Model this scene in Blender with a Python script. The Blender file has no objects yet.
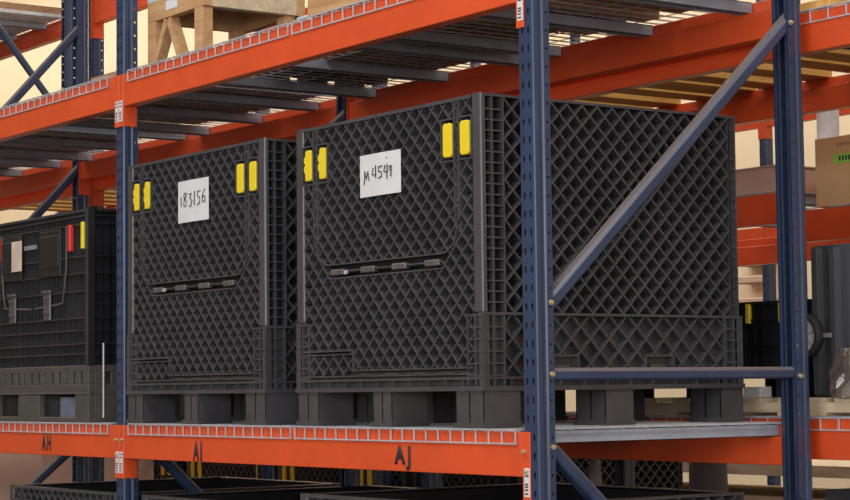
import bpy, bmesh, math, random
from mathutils import Vector, Matrix
random.seed(7)
C = bpy.context.scene
COL = C.collection
PI = math.pi

# ------------------------------------------------------------------ materials
def nodemat(name):
    m = bpy.data.materials.new(name); m.use_nodes = True
    nt = m.node_tree; b = nt.nodes['Principled BSDF']
    return m, nt, b

def mat(name, col, rough=0.5, metal=0.0, var=0.12, scale=8.0, dust=0.0, dustcol=(0.22, 0.17, 0.13), bump=0.0, spec=0.5, streak=False):
    """paint / plastic with mottled wear, optional dust lying on upward faces"""
    m, nt, b = nodemat(name)
    N = nt.nodes; L = nt.links
    tc = N.new('ShaderNodeTexCoord')
    ns = N.new('ShaderNodeTexNoise'); ns.inputs['Scale'].default_value = scale
    ns.inputs['Detail'].default_value = 6; ns.inputs['Roughness'].default_value = 0.65
    mp = N.new('ShaderNodeMapping')
    if streak: mp.inputs['Scale'].default_value = (1, 1, 0.15)
    L.new(tc.outputs['Object'], mp.inputs['Vector']); L.new(mp.outputs['Vector'], ns.inputs['Vector'])
    cr = N.new('ShaderNodeMapRange'); cr.inputs['From Min'].default_value = 0.3; cr.inputs['From Max'].default_value = 0.7
    L.new(ns.outputs['Fac'], cr.inputs['Value'])
    mx = N.new('ShaderNodeMix'); mx.data_type = 'RGBA'
    mx.inputs['A'].default_value = (*[c * (1 - var) for c in col], 1)
    mx.inputs['B'].default_value = (*[min(1, c * (1 + var)) for c in col], 1)
    L.new(cr.outputs['Result'], mx.inputs['Factor'])
    last = mx.outputs['Result']
    if dust > 0:
        g = N.new('ShaderNodeNewGeometry'); sx = N.new('ShaderNodeSeparateXYZ')
        L.new(g.outputs['Normal'], sx.inputs[0])
        r = N.new('ShaderNodeMapRange'); r.inputs['From Min'].default_value = 0.25; r.inputs['From Max'].default_value = 0.8
        r.inputs['To Max'].default_value = dust
        L.new(sx.outputs['Z'], r.inputs['Value'])
        m2 = N.new('ShaderNodeMix'); m2.data_type = 'RGBA'; m2.inputs['B'].default_value = (*dustcol, 1)
        L.new(r.outputs['Result'], m2.inputs['Factor']); L.new(last, m2.inputs['A'])
        last = m2.outputs['Result']
    L.new(last, b.inputs['Base Color'])
    b.inputs['Roughness'].default_value = rough; b.inputs['Metallic'].default_value = metal
    b.inputs['Specular IOR Level'].default_value = spec
    if bump:
        bp = N.new('ShaderNodeBump'); bp.inputs['Strength'].default_value = bump; bp.inputs['Distance'].default_value = 0.002
        n2 = N.new('ShaderNodeTexNoise'); n2.inputs['Scale'].default_value = 90
        L.new(tc.outputs['Object'], n2.inputs['Vector']); L.new(n2.outputs['Fac'], bp.inputs['Height']); L.new(bp.outputs['Normal'], b.inputs['Normal'])
    return m

def woodmat(name, c1, c2, axis=0, rough=0.75):
    m, nt, b = nodemat(name); N = nt.nodes; L = nt.links
    tc = N.new('ShaderNodeTexCoord'); mp = N.new('ShaderNodeMapping')
    sc = [22, 22, 22]; sc[axis] = 1.6; mp.inputs['Scale'].default_value = sc
    L.new(tc.outputs['Object'], mp.inputs['Vector'])
    ns = N.new('ShaderNodeTexNoise'); ns.inputs['Scale'].default_value = 1.5; ns.inputs['Detail'].default_value = 8; ns.inputs['Distortion'].default_value = 0.8
    L.new(mp.outputs['Vector'], ns.inputs['Vector'])
    r = N.new('ShaderNodeValToRGB'); r.color_ramp.elements[0].position = 0.3; r.color_ramp.elements[1].position = 0.7
    r.color_ramp.elements[0].color = (*c1, 1); r.color_ramp.elements[1].color = (*c2, 1)
    L.new(ns.outputs['Fac'], r.inputs['Fac']); L.new(r.outputs['Color'], b.inputs['Base Color'])
    b.inputs['Roughness'].default_value = rough
    return m

M = {}
M['orange'] = mat('orange_paint', (0.69, 0.082, 0.020), 0.34, 0, 0.10, 5, dust=0.35, dustcol=(0.3, 0.16, 0.1), spec=0.6)
M['blue'] = mat('blue_paint', (0.024, 0.044, 0.098), 0.30, 0.0, 0.25, 9, dust=0.8, dustcol=(0.26, 0.20, 0.16), spec=0.7, streak=True)
M['steel'] = mat('galvanised_steel', (0.56, 0.57, 0.60), 0.42, 0.35, 0.15, 14)
M['channel'] = mat('galvanised_channel', (0.36, 0.40, 0.47), 0.5, 0.25, 0.15, 12, dust=0.5)
M['black'] = mat('black_plastic', (0.058, 0.056, 0.061), 0.36, 0, 0.22, 6, dust=0.12, dustcol=(0.17, 0.155, 0.15), bump=0.15, spec=0.65)
M['black_in'] = mat('black_plastic_and_cell_shade', (0.010, 0.010, 0.013), 0.5, 0, 0.25, 5, dust=0.4, dustcol=(0.10, 0.09, 0.08))  # near-black plastic; on the inner panels it paints in the lattice cells' shade
M['ribs_brown'] = mat('dusty_black_plastic', (0.070, 0.062, 0.054), 0.6, 0, 0.25, 7, dust=0.5, dustcol=(0.15, 0.12, 0.10))
M['black_mid'] = mat('dark_grey_plastic', (0.034, 0.033, 0.036), 0.4, 0, 0.25, 5, dust=0.9, dustcol=(0.16, 0.145, 0.135))
M['yellow'] = mat('yellow_plastic', (0.83, 0.62, 0.02), 0.4, 0, 0.05)
M['red'] = mat('red_plastic', (0.62, 0.03, 0.025), 0.4, 0, 0.06)
M['paper'] = mat('label_paper', (0.66, 0.65, 0.64), 0.8, 0, 0.05, 14)
M['tanpaper'] = mat('tan_paper_tag', (0.60, 0.47, 0.36), 0.8, 0, 0.15, 9)
M['ink'] = mat('marker_ink', (0.03, 0.03, 0.04), 0.7)
M['stencil'] = mat('stencil_black', (0.025, 0.018, 0.02), 0.7, 0, 0.3, 30)
M['brass'] = mat('zinc_yellow_bolt', (0.62, 0.52, 0.30), 0.35, 0.6, 0.15, 30)
M['rod'] = mat('worn_steel_rod', (0.17, 0.155, 0.14), 0.4, 0.5, 0.3, 25)
M['wood'] = woodmat('pine', (0.42, 0.22, 0.09), (0.60, 0.36, 0.17), 0)
M['woody'] = woodmat('yellow_pine_y', (0.55, 0.28, 0.06), (0.80, 0.47, 0.13), 1)
M['woodpale'] = woodmat('pale_pine', (0.50, 0.38, 0.24), (0.70, 0.56, 0.38), 0)
M['plywood'] = woodmat('plywood', (0.30, 0.16, 0.08), (0.42, 0.25, 0.13), 0)
M['card'] = mat('cardboard', (0.60, 0.36, 0.17), 0.85, 0, 0.07, 4)
M['cardp'] = mat('pinkish_cardboard', (0.50, 0.32, 0.24), 0.85, 0, 0.08, 4)
M['green'] = mat('green_label', (0.30, 0.65, 0.08), 0.7)
M['wrap'] = mat('plastic_wrap', (0.62, 0.62, 0.63), 0.25, 0, 0.2, 12, spec=0.8)
M['clearwrap'] = mat('brown_stretch_wrap', (0.10, 0.075, 0.06), 0.2, 0, 0.5, 14, spec=0.8, bump=0.6)
M['dmetal'] = mat('dark_corrugated_steel', (0.085, 0.085, 0.092), 0.5, 0.3, 0.25, 6, streak=True)
M['gmetal'] = mat('grey_steel_panel', (0.30, 0.30, 0.31), 0.5, 0.4, 0.2, 6, streak=True)
M['wheelw'] = mat('grey_wheel_hub', (0.50, 0.45, 0.42), 0.5)
M['rubber'] = mat('black_rubber', (0.02, 0.02, 0.02), 0.7)
M['greyplast'] = mat('grey_plastic_bin', (0.075, 0.075, 0.08), 0.5)
M['cloth'] = mat('grey_cloth', (0.30, 0.27, 0.27), 0.9, 0, 0.3, 10)
M['wall'] = mat('cream_wall', (0.78, 0.62, 0.42), 0.9, 0, 0.05, 0.6)
M['floor'] = mat('concrete', (0.13, 0.125, 0.12), 0.6, 0, 0.2, 1.5, bump=0.2)
M['ceil'] = mat('ceiling_panel', (0.45, 0.44, 0.42), 0.9)
M['bluefilm'] = mat('blue_grey_film', (0.28, 0.33, 0.45), 0.3, 0, 0.35, 18)

# ------------------------------------------------------------------ mesh builder
class MB:
    def __init__(s): s.v = []; s.f = []
    def hexa(s, P):
        n = len(s.v); s.v += [tuple(p) for p in P]
        for q in ((0, 3, 2, 1), (4, 5, 6, 7), (0, 1, 5, 4), (1, 2, 6, 5), (2, 3, 7, 6), (3, 0, 4, 7)):
            s.f.append(tuple(n + i for i in q))
    def box(s, x0, x1, y0, y1, z0, z1):
        s.hexa([(x0, y0, z0), (x1, y0, z0), (x1, y1, z0), (x0, y1, z0), (x0, y0, z1), (x1, y0, z1), (x1, y1, z1), (x0, y1, z1)])
        return s
    def bar(s, a, b, w, h, up=(0, 0, 1)):
        """square bar a->b; w across, h along up"""
        a = Vector(a); b = Vector(b); d = (b - a).normalized(); u = Vector(up)
        r = d.cross(u).normalized(); u = r.cross(d).normalized()
        P = []
        for c in (a, b):
            P += [c - r * w / 2 - u * h / 2, c + r * w / 2 - u * h / 2, c + r * w / 2 + u * h / 2, c - r * w / 2 + u * h / 2]
        s.hexa(P); return s
    def tube(s, pts, r, n=6, cap=True):
        pts = [Vector(p) for p in pts]; base = len(s.v)
        for i, p in enumerate(pts):
            d = (pts[min(i + 1, len(pts) - 1)] - pts[max(i - 1, 0)]).normalized()
            u = Vector((0, 0, 1)) if abs(d.z) < 0.9 else Vector((0, 1, 0))
            a = d.cross(u).normalized(); b = a.cross(d).normalized()
            for k in range(n):
                t = 2 * PI * k / n; s.v.append(tuple(p + (a * math.cos(t) + b * math.sin(t)) * r))
        for i in range(len(pts) - 1):
            for k in range(n):
                s.f.append((base + i * n + k, base + i * n + (k + 1) % n, base + (i + 1) * n + (k + 1) % n, base + (i + 1) * n + k))
        if cap:
            s.f.append(tuple(base + k for k in range(n))[::-1]); s.f.append(tuple(base + (len(pts) - 1) * n + k for k in range(n)))
        return s
    def prism(s, poly, ax, a0, a1):
        """poly: 2-D points in the plane normal to ax, extruded a0..a1"""
        def p3(p, a): return {0: (a, p[0], p[1]), 1: (p[0], a, p[1]), 2: (p[0], p[1], a)}[ax]
        n = len(s.v); k = len(poly)
        s.v += [p3(p, a0) for p in poly] + [p3(p, a1) for p in poly]
        s.f.append(tuple(range(n, n + k))[::-1]); s.f.append(tuple(range(n + k, n + 2 * k)))
        for i in range(k): s.f.append((n + i, n + (i + 1) % k, n + k + (i + 1) % k, n + k + i))
        return s
    def shift(s, dx, dy, dz=0): s.v = [(a + dx, b + dy, c + dz) for a, b, c in s.v]; return s
    def build(s, name, m, parent=None, loc=(0, 0, 0), bevel=0, seg=1, smooth=False):
        me = bpy.data.meshes.new(name); me.from_pydata(s.v, [], s.f); me.validate()
        bm = bmesh.new(); bm.from_mesh(me)
        bmesh.ops.recalc_face_normals(bm, faces=bm.faces); bm.to_mesh(me); bm.free()
        me.materials.append(m)
        o = bpy.data.objects.new(name, me); COL.objects.link(o); o.location = loc
        if parent: o.parent = parent
        if bevel:
            md = o.modifiers.new('bevel', 'BEVEL'); md.width = bevel; md.segments = seg; md.limit_method = 'ANGLE'
        if smooth:
            for p in me.polygons: p.use_smooth = True
        return o

def tag(o, label, cat, group=None, kind=None):
    o['label'] = label; o['category'] = cat
    if group: o['group'] = group
    if kind: o['kind'] = kind
    return o
def thing(name, label, cat, loc, group=None, rz=0):
    o = bpy.data.objects.new(name, None); COL.objects.link(o); o.empty_display_size = 0.1
    o.location = loc; o.rotation_euler = (0, 0, rz)
    return tag(o, label, cat, group)
def kids(o): return [c for c in COL.objects if c.parent == o]
def copy_tree(o, loc=None, label=None, parent=None, group=None):
    c = o.copy(); COL.objects.link(c)
    if parent: c.parent = parent
    if loc is not None: c.location = loc
    if label: c['label'] = label
    if group: c['group'] = group
    for ch in [k for k in list(COL.objects) if k.parent == o]: copy_tree(ch, parent=c)
    return c

# ------------------------------------------------------------------ dimensions
L = 2.745; H = 0.141; ZU = 1.365; PW = 0.0743; DP = 0.067; F = 1.2045
FLOOR = -1.335; ZT0 = ZU + H + .009; PT = 0.0585; NPT = 80

# ------------------------------------------------------------------ uprights
def post_mesh():
    r = 0.007; w = PW; d = DP
    pts = [(0.016, d), (0, d)]; kinds = ['p']
    def add(p, k): pts.append(p); kinds.append(k)
    add((0, d - 0.024), 'r'); add((0.0035, d - 0.030), 'p'); add((0.0035, d - 0.040), 'p'); add((0, d - 0.046), 'p'); add((0, r), 'p')
    for k in (1, 2, 3): a = k * PI / 6; add((r - r * math.cos(a), r - r * math.sin(a)), 'p')
    add((w / 2, 0), 't'); add((w - r, 0), 't')
    for k in (1, 2, 3): a = k * PI / 6; add((w - r + r * math.sin(a), r - r * math.cos(a)), 'p')
    add((w, d - 0.046), 'p'); add((w - 0.0035, d - 0.040), 'p'); add((w - 0.0035, d - 0.030), 'p'); add((w, d - 0.024), 'p'); add((w, d), 'r')
    add((w - 0.016, d), 'p')
    V = []; FC = []; cache = {}
    def vid(p):
        k = tuple(round(c, 5) for c in p)
        if k not in cache: cache[k] = len(V); V.append(p)
        return cache[k]
    for i in range(len(pts) - 1):
        a, b = pts[i], pts[i + 1]; kd = kinds[i]
        if kd == 'p':
            FC.append((vid((a[0], a[1], FLOOR)), vid((b[0], b[1], FLOOR)), vid((b[0], b[1], FLOOR + NPT * PT)), vid((a[0], a[1], FLOOR + NPT * PT))))
            continue
        for j in range(NPT):
            z0 = FLOOR + j * PT
            def P(u, v): return (a[0] + (b[0] - a[0]) * u, a[1] + (b[1] - a[1]) * u, z0 + PT * v)
            outer = [(0, 0), (.5, 0), (1, 0), (1, .5), (1, 1), (.5, 1), (0, 1), (0, .5)]
            if kd == 't': hole = [(.36, .38), (.5, .22), (.64, .38), (.68, .55), (.64, .68), (.5, .74), (.36, .68), (.32, .55)]
            else: hole = [(.5 + .20 * math.cos(t), .5 + .075 * math.sin(t)) for t in [PI * 1.25 + PI / 4 * q for q in range(8)]]
            if kd == 't': cu = 0.5
            for q in range(8):
                FC.append((vid(P(*outer[q])), vid(P(*outer[(q + 1) % 8])), vid(P(*hole[(q + 1) % 8])), vid(P(*hole[q]))))
    me = bpy.data.meshes.new('post'); me.from_pydata(V, [], FC); me.materials.append(M['blue'])
    return me
POST = post_mesh()
def add_post(parent, rear):
    o = bpy.data.objects.new('post', POST); COL.objects.link(o); o.parent = parent
    if rear: o.rotation_euler = (0, 0, PI); o.location = (PW, F, 0)
    s = o.modifiers.new('sheet', 'SOLIDIFY'); s.thickness = 0.0024; s.offset = -1
    return o
def brace(parent, a, b, name='diagonal_brace', w=0.040, h=0.044):
    """folded channel between (y,z) points, centred in the post width"""
    a = Vector((PW / 2 + 0.012, *a)); b = Vector((PW / 2 + 0.012, *b)); m = MB()
    d = (b - a).normalized(); x = Vector((1, 0, 0)); u = x.cross(d).normalized()
    sec = [(-w / 2, -h / 2), (w / 2 - .006, -h / 2), (w / 2, -h / 2 + .006), (w / 2, h / 2 - .012), (w / 2 - .010, h / 2), (-w / 2, h / 2)]
    n = len(m.v)
    for c in (a, b):
        for q in sec: m.v.append(tuple(c + x * q[0] + u * q[1]))
    k = len(sec)
    for i in range(k): m.f.append((n + i, n + (i + 1) % k, n + k + (i + 1) % k, n + k + i))
    m.f.append(tuple(range(n, n + k))); m.f.append(tuple(range(n + k, n + 2 * k)))
    return m.build(name, M['blue'], parent, bevel=0.0015)
def bolt(parent, x, y, z, ax='x', r=0.009, name='bolt'):
    m = MB()
    if ax == 'x': m.tube([(x, y, z), (x + 0.007, y, z)], r, 6); m.tube([(x + 0.005, y, z), (x + 0.014, y, z)], r * .55, 8)
    else: m.tube([(x, y, z), (x, y - 0.007, z)], r, 6); m.tube([(x, y - 0.005, z), (x, y - 0.013, z)], r * .55, 8)
    return m.build(name, M['brass'], parent)
def frame(x, y, label, diags=(), horiz=(0.18, ), rot=False):
    t = thing('upright_frame', label, 'pallet rack upright', (x, y, 0), 'upright frames of the pallet racks')
    add_post(t, False); add_post(t, True)
    for (ya, za, yb, zb) in diags: brace(t, (ya, za), (yb, zb))
    for z in horiz: brace(t, (DP - 0.012, z), (F - DP + 0.03, z), 'horizontal_brace', 0.040, 0.040)
    for yy in (0, F - DP - 0.0):
        MB().box(-0.03, PW + 0.03, yy - 0.03, yy + DP + 0.03, FLOOR, FLOOR + 0.006).build('foot_plate', M['blue'], t)
    return t
dR = [(0.048, 0.385, F - 0.028, 1.425), (0.048, -0.035, F - 0.04, -1.03), (0.05, 2.6, F - 0.04, 1.50)]
fr = frame(L, 0, 'nearest blue upright frame at the end of the rack, with bolted diagonal and level braces', dR)
for (y, z) in ((DP - .012, 0.405), (DP - .012, 0.18), (DP - .012, -0.048), (F - DP + .012, 1.40), (F - DP + .018, 0.168)):
    bolt(fr, PW, y, z)
dM = [(0.048, 2.56, F - 0.03, 1.60), (0.048, -0.005, F - 0.04, -1.05), (F - .04, 1.42, .05, .42)]
frame(-PW, 0, 'blue upright frame between the two bays, carrying the beam joint left of the containers', dM)
dLL = [(F - 0.03, 2.27, 0.05, 1.02), (F - 0.03, 1.455, 0.05, 0.24), (F - 0.03, -0.13, 0.05, -1.05)]
frame(-L - 2 * PW, 0, 'blue upright frame at the far end of the left bay, seen behind its folding container', dLL)
# second rack standing back to back
YB = 1.272; YC = 2.63
frame(-2.965, YB, 'blue upright of the back rack rising beside the upper left wooden stand', [(0.05, 0.4, F - .04, 1.5)])
frame(0.38, YB, 'blue upright of the back rack behind the two lattice containers', [(0.05, 0.4, F - .04, 1.5)])
frame(-5.75, YB, 'back rack upright at far left, its dark diagonal crossing the cream wall', [(0.20, 3.30, F - .05, 2.12), (0.05, 0.5, F - .04, 1.5)])

# ------------------------------------------------------------------ beams
def beam(x0, x1, yf, ztop, label, facing=-1, text=None, sticker=None, group='orange load beams', bolts=False, h=H):
    """facing -1: smooth face towards -Y at yf; +1: smooth face towards +Y at yf"""
    t = thing('load_beam', label, 'pallet rack beam', ((x0 + x1) / 2, yf, ztop), group)
    hl = (x1 - x0) / 2; s = -facing
    prof = [(-.004, 0), (0.026, 0), (0.026, -.041), (0.052, -.041), (0.052, -h), (-.004, -h)]
    MB().prism([(s * a, b) for a, b in prof], 0, -hl + .004, hl - .004).build('beam_tube', M['orange'], t, bevel=0.003, seg=2)
    for e in (-1, 1):
        m = MB()
        xa, xb = (-hl, -hl + .004) if e < 0 else (hl - .004, hl)
        ya, yb = sorted((s * -.0045, s * 0.062)); m.box(xa, xb, ya, yb, -h - .085, 0)
        xa, xb = (-hl - .036, -hl + .002) if e < 0 else (hl - .002, hl + .036)
        ya, yb = sorted((s * -.0045, s * -.0006)); m.box(xa, xb, ya, yb, -h - .085, 0)
        c = m.build('end_connector', M['orange'], t, bevel=0.0012)
        if s > 0:
            cx = e * (hl + .019)
            if bolts:
                bolt(c, cx - e * .012, -.0045, -.062, 'y', .008)
                if e > 0: bolt(c, cx, -.0045, -.125, 'y', .007)
            if sticker:
                k = MB().box(cx - .014, cx + .014, -.0055, -.0046, -h - .062, -h + .028).build('sticker', M['paper'], c)
                k['label'] = 'white warning sticker'
                q = MB()
                for z in (.018, .004, -.022, -.030, -.040, -.052): q.box(cx - .010, cx + .006 + .003 * (z > 0), -.0062, -.0056, -h + z - .003, -h + z + .002)
                q.build('print', M['ink'], k)
    if text:
        tx, hgt, wid, xx, zb = text
        cu = bpy.data.curves.new('lettering', 'FONT'); cu.body = tx; cu.size = 1; cu.offset = 0.045; cu.space_character = 1.45
        to = bpy.data.objects.new('lettering_src', cu); COL.objects.link(to)
        bpy.context.view_layer.update()
        dg = bpy.context.evaluated_depsgraph_get(); me = bpy.data.meshes.new_from_object(to.evaluated_get(dg))
        bpy.data.objects.remove(to)
        xs = [v.co.x for v in me.vertices]; ys = [v.co.y for v in me.vertices]
        for v in me.vertices:
            v.co = ((v.co.x - min(xs)) / (max(xs) - min(xs)) * wid, 0, (v.co.y - min(ys)) / (max(ys) - min(ys)) * hgt)
        me.materials.clear(); me.materials.append(M['stencil'])
        o = bpy.data.objects.new('stencilled_letters', me); COL.objects.link(o); o.parent = t
        o.location = (xx - (x0 + x1) / 2, -.0052, zb - ztop); o['label'] = 'black stencilled letters ' + tx
        sd = o.modifiers.new('paint', 'SOLIDIFY'); sd.thickness = 0.0006
    return t
bc = beam(0, L, 0, 0, 'long lower front orange beam stencilled AI and AJ under the two lattice containers', bolts=True, sticker=True, text=('AJ', .084, .098, 2.032, -.137))
# second stencil on the same beam
def stencil(t, tx, hgt, wid, xl, zb):
    cu = bpy.data.curves.new('lettering', 'FONT'); cu.body = tx; cu.size = 1; cu.offset = 0.045; cu.space_character = 1.45
    to = bpy.data.objects.new('lettering_src', cu); COL.objects.link(to); bpy.context.view_layer.update()
    me = bpy.data.meshes.new_from_object(to.evaluated_get(bpy.context.evaluated_depsgraph_get())); bpy.data.objects.remove(to)
    xs = [v.co.x for v in me.vertices]; ys = [v.co.y for v in me.vertices]
    for v in me.vertices: v.co = ((v.co.x - min(xs)) / (max(xs) - min(xs)) * wid, 0, (v.co.y - min(ys)) / (max(ys) - min(ys)) * hgt)
    me.materials.clear(); me.materials.append(M['stencil'])
    o = bpy.data.objects.new('stencilled_letters', me); COL.objects.link(o); o.parent = t; o.location = (xl, -.0052, zb)
    o['label'] = 'black stencilled letters ' + tx
    sd = o.modifiers.new('paint', 'SOLIDIFY'); sd.thickness = 0.0006
stencil(bc, 'AI', .080, .072, .612 - L / 2, -.138)
beam(-L - PW, -PW, 0, 0, 'lower front orange beam stencilled AH under the left folding container', bolts=True, sticker=True, text=('AH', .075, .098, -.815, -.122))
beam(0, L, 0, ZU + H, 'long upper front orange beam running above the two lattice containers', sticker=True)
beam(-L - PW, -PW, 0, ZU + H, 'upper front orange beam of the left bay ending at the blue upright', sticker=True)
beam(0, L, F, 0, 'lower rear orange beam behind the feet of the lattice containers', 1)
beam(-L - PW, -PW, F, 0, 'lower rear orange beam of the left bay', 1)
beam(0, L, F, ZU + H, 'upper rear orange beam above the tops of the lattice containers', 1)
beam(-L - PW, -PW, F, ZU + H, 'upper rear orange beam of the left bay with stepped inner face', 1)
beam(-L * 2 - 2 * PW, -L - 2 * PW, F, ZU + H, 'upper rear orange beam at the far left edge of the picture', 1)
# back rack: frames at -5.75, -2.965, 0.38, 3.7
ZB0 = 0.018; ZB1 = 1.452
XS = [(-5.75 + PW, -2.965), (-2.965 + PW, 0.38), (0.38 + PW, 3.70)]
nm = ['left', 'middle', 'right']
for (a, b), n in zip(XS, nm):
    beam(a, b, YB, ZB1, 'upper front orange beam of the back rack, %s bay, just behind the front rack' % n)
    beam(a, b, YB, ZB0, 'lower front orange beam of the back rack, %s bay' % n)
    beam(a, b, YB + F, ZB1, 'upper rear orange beam of the back rack, %s bay, in shade' % n, 1)
    beam(a, b, YB + F, ZB0, 'lower rear orange beam of the back rack, %s bay' % n, 1)
beam(-9.10, -5.75, YB + F, 2.905, 'high orange beam against the cream wall at top left, under a wire deck', 1)
beam(-9.10, -5.75, YB, 2.905, 'high front orange beam of the back rack above the top left corner')
beam(XS[1][0], XS[1][1], YB, 2.44, 'shaded high orange beam behind the wooden stand, top left')
beam(XS[1][0], XS[1][1], YB + F, 2.44, 'shaded high rear orange beam behind the wooden stand, top left', 1)
frame(3.70, YB, 'blue upright of the back rack beyond the right edge of the picture', [(0.05, 0.4, F - .04, 1.5)])

# ------------------------------------------------------------------ wire decks
def deck(x0, x1, y0, ztop, chans, label, ylen=F, fall=True, pitch=.0705, xw=.105):
    t = thing('wire_deck', label, 'wire mesh deck', ((x0 + x1) / 2, y0, ztop), 'wire mesh decks of the pallet racks')
    hl = (x1 - x0) / 2; m = MB(); r = .0024; zz = .0062
    n = int(round((x1 - x0) / pitch)); 
    ya, yb = -.0105, ylen + .008
    for i in range(n + 1):
        x = -hl + 2 * hl * i / n
        m.bar((x, ya, zz), (x, yb, zz), 2 * r, 2 * r)
    k = int((ylen - .02) / xw)
    for i in range(k + 1):
        y = .006 + (ylen - .012) * i / k
        m.bar((-hl, y, zz - 2 * r + .0006 + (.0054 if False else 0)), (hl, y, zz - 2 * r + .0006), 2 * r * .6, 2 * r * .6)
    for i in range(2): m.bar((-hl, (ya, yb)[i], zz), (hl, (ya, yb)[i], zz), 2 * r, 2 * r)
    m.build('wire_mesh', M['steel'], t)
    if fall:
        for ye, sg in ((ya, 1), (yb, -1)):
            m = MB()
            for i in range(n + 1):
                x = -hl + 2 * hl * i / n
                m.bar((x, ye, zz), (x, ye, -.040), 2 * r, 2 * r, (0, 1, 0))
            m.bar((-hl, ye + sg * .0035, -.038), (hl, ye + sg * .0035, -.038), 2 * r, 2 * r)
            m.build('waterfall_edge', M['steel'], t)
    for c in chans:
        xc = c - (x0 + x1) / 2; m = MB()
        z0, z1 = -.040, .0015; w = .026
        m.box(xc + w - .002, xc + w, .030, ylen - .030, z0, z1); m.box(xc - w, xc - w + .002, .030, ylen - .030, z0, z1)
        m.box(xc - w, xc + w, .030, ylen - .030, z1 - .002, z1)
        m.box(xc - w, xc - w + .012, .030, ylen - .030, z0, z0 + .002); m.box(xc + w - .012, xc + w, .030, ylen - .030, z0, z0 + .002)
        m.build('support_channel', M['channel'], t)
    return t
for z, nmz in ((0, 'lower'), (ZU + H, 'upper')):
    deck(1.395, 2.715, 0, z, [1.505, 2.055, 2.585 + (.085 if z == 0 else 0)], '%s wire deck with hooked front edge, right half of the main bay' % nmz)
    deck(0.058, 1.365, 0, z, [.175, .735, 1.26], '%s wire deck with hooked front edge, left half of the main bay' % nmz)
    deck(-1.44, -.135, 0, z, [-.31, -.835, -1.37], '%s wire deck of the left bay, next to the blue upright' % nmz)
    deck(-2.79, -1.47, 0, z, [-1.62, -2.17, -2.73], '%s wire deck of the left bay, far half' % nmz)
frame(-2 * L - 3 * PW, 0, 'blue upright frame of the front rack beyond the left edge of the picture', dLL)
beam(-L * 2 - 2 * PW, -L - 2 * PW, 0, ZU + H, 'upper front orange beam of the bay beyond the left edge')
deck(-4.21, -2.92, 0, ZU + H, [-3.155, -3.70, -4.1], 'upper wire deck at the far left, behind the rear upright')
tag(MB().box(-4.1, -3.0, .1, 1.1, ZT0, ZT0 + .03).build('board', M['plywood']), 'wide weathered plywood board at the far left edge, on the upper deck', 'board')
frame(-9.10 - PW, YB, 'blue upright of the back rack beyond the left edge of the picture', [])
deck(-8.4, -5.80, YB, 2.905, [-8.3, -7.75, -7.2, -6.65, -6.1], 'high wire deck of the back rack seen from below at top left')
deck(2.30, 3.66, YB, ZB0, [2.5, 3.0, 3.5], 'lower wire deck of the back rack right of the end upright', pitch=.083)
deck(.50, 2.27, YB, ZB0, [.7, 1.3, 1.9], 'lower wire deck of the back rack behind the right lattice container', pitch=.083)
deck(2.30, 3.66, YB, ZB1, [2.5, 3.0, 3.5], 'upper wire deck of the back rack at the top right corner', pitch=.083)
deck(-2.86, -.0, YB, ZB1, [-2.5, -2.0, -1.5, -1.0, -.5], 'upper wire deck of the back rack behind the left lattice container')

# yellow planks lying on the back rack's upper level, seen from below
px = .50; i = 0
while px < 3.6:
    w = random.choice((.14, .14, .19)); zb = ZB1 + .009
    if px < 2.28: zb = ZB1 + .0005
    tag(MB().box(px, px + w, YB + .004, YB + F - .004, zb, zb + .030).build('plank', M['woody'], bevel=.002), 'yellow pine plank bridging the beams on the upper level of the back rack', 'plank', 'yellow planks on the back rack')
    px += w + random.choice((.05, .09, .12)); i += 1
for px in [-5.62 + .26 * q for q in range(10)] + [-2.85 + .26 * q for q in range(12)]:
    w = .14; zb = ZB1 + (.009 if px > -2.9 else .0005)
    tag(MB().box(px, px + w, YB + .004, YB + F - .004, zb, zb + .030).build('plank', M['woody'], bevel=.002), 'yellow pine plank bridging the beams on the upper level of the back rack', 'plank', 'yellow planks on the back rack')

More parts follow.
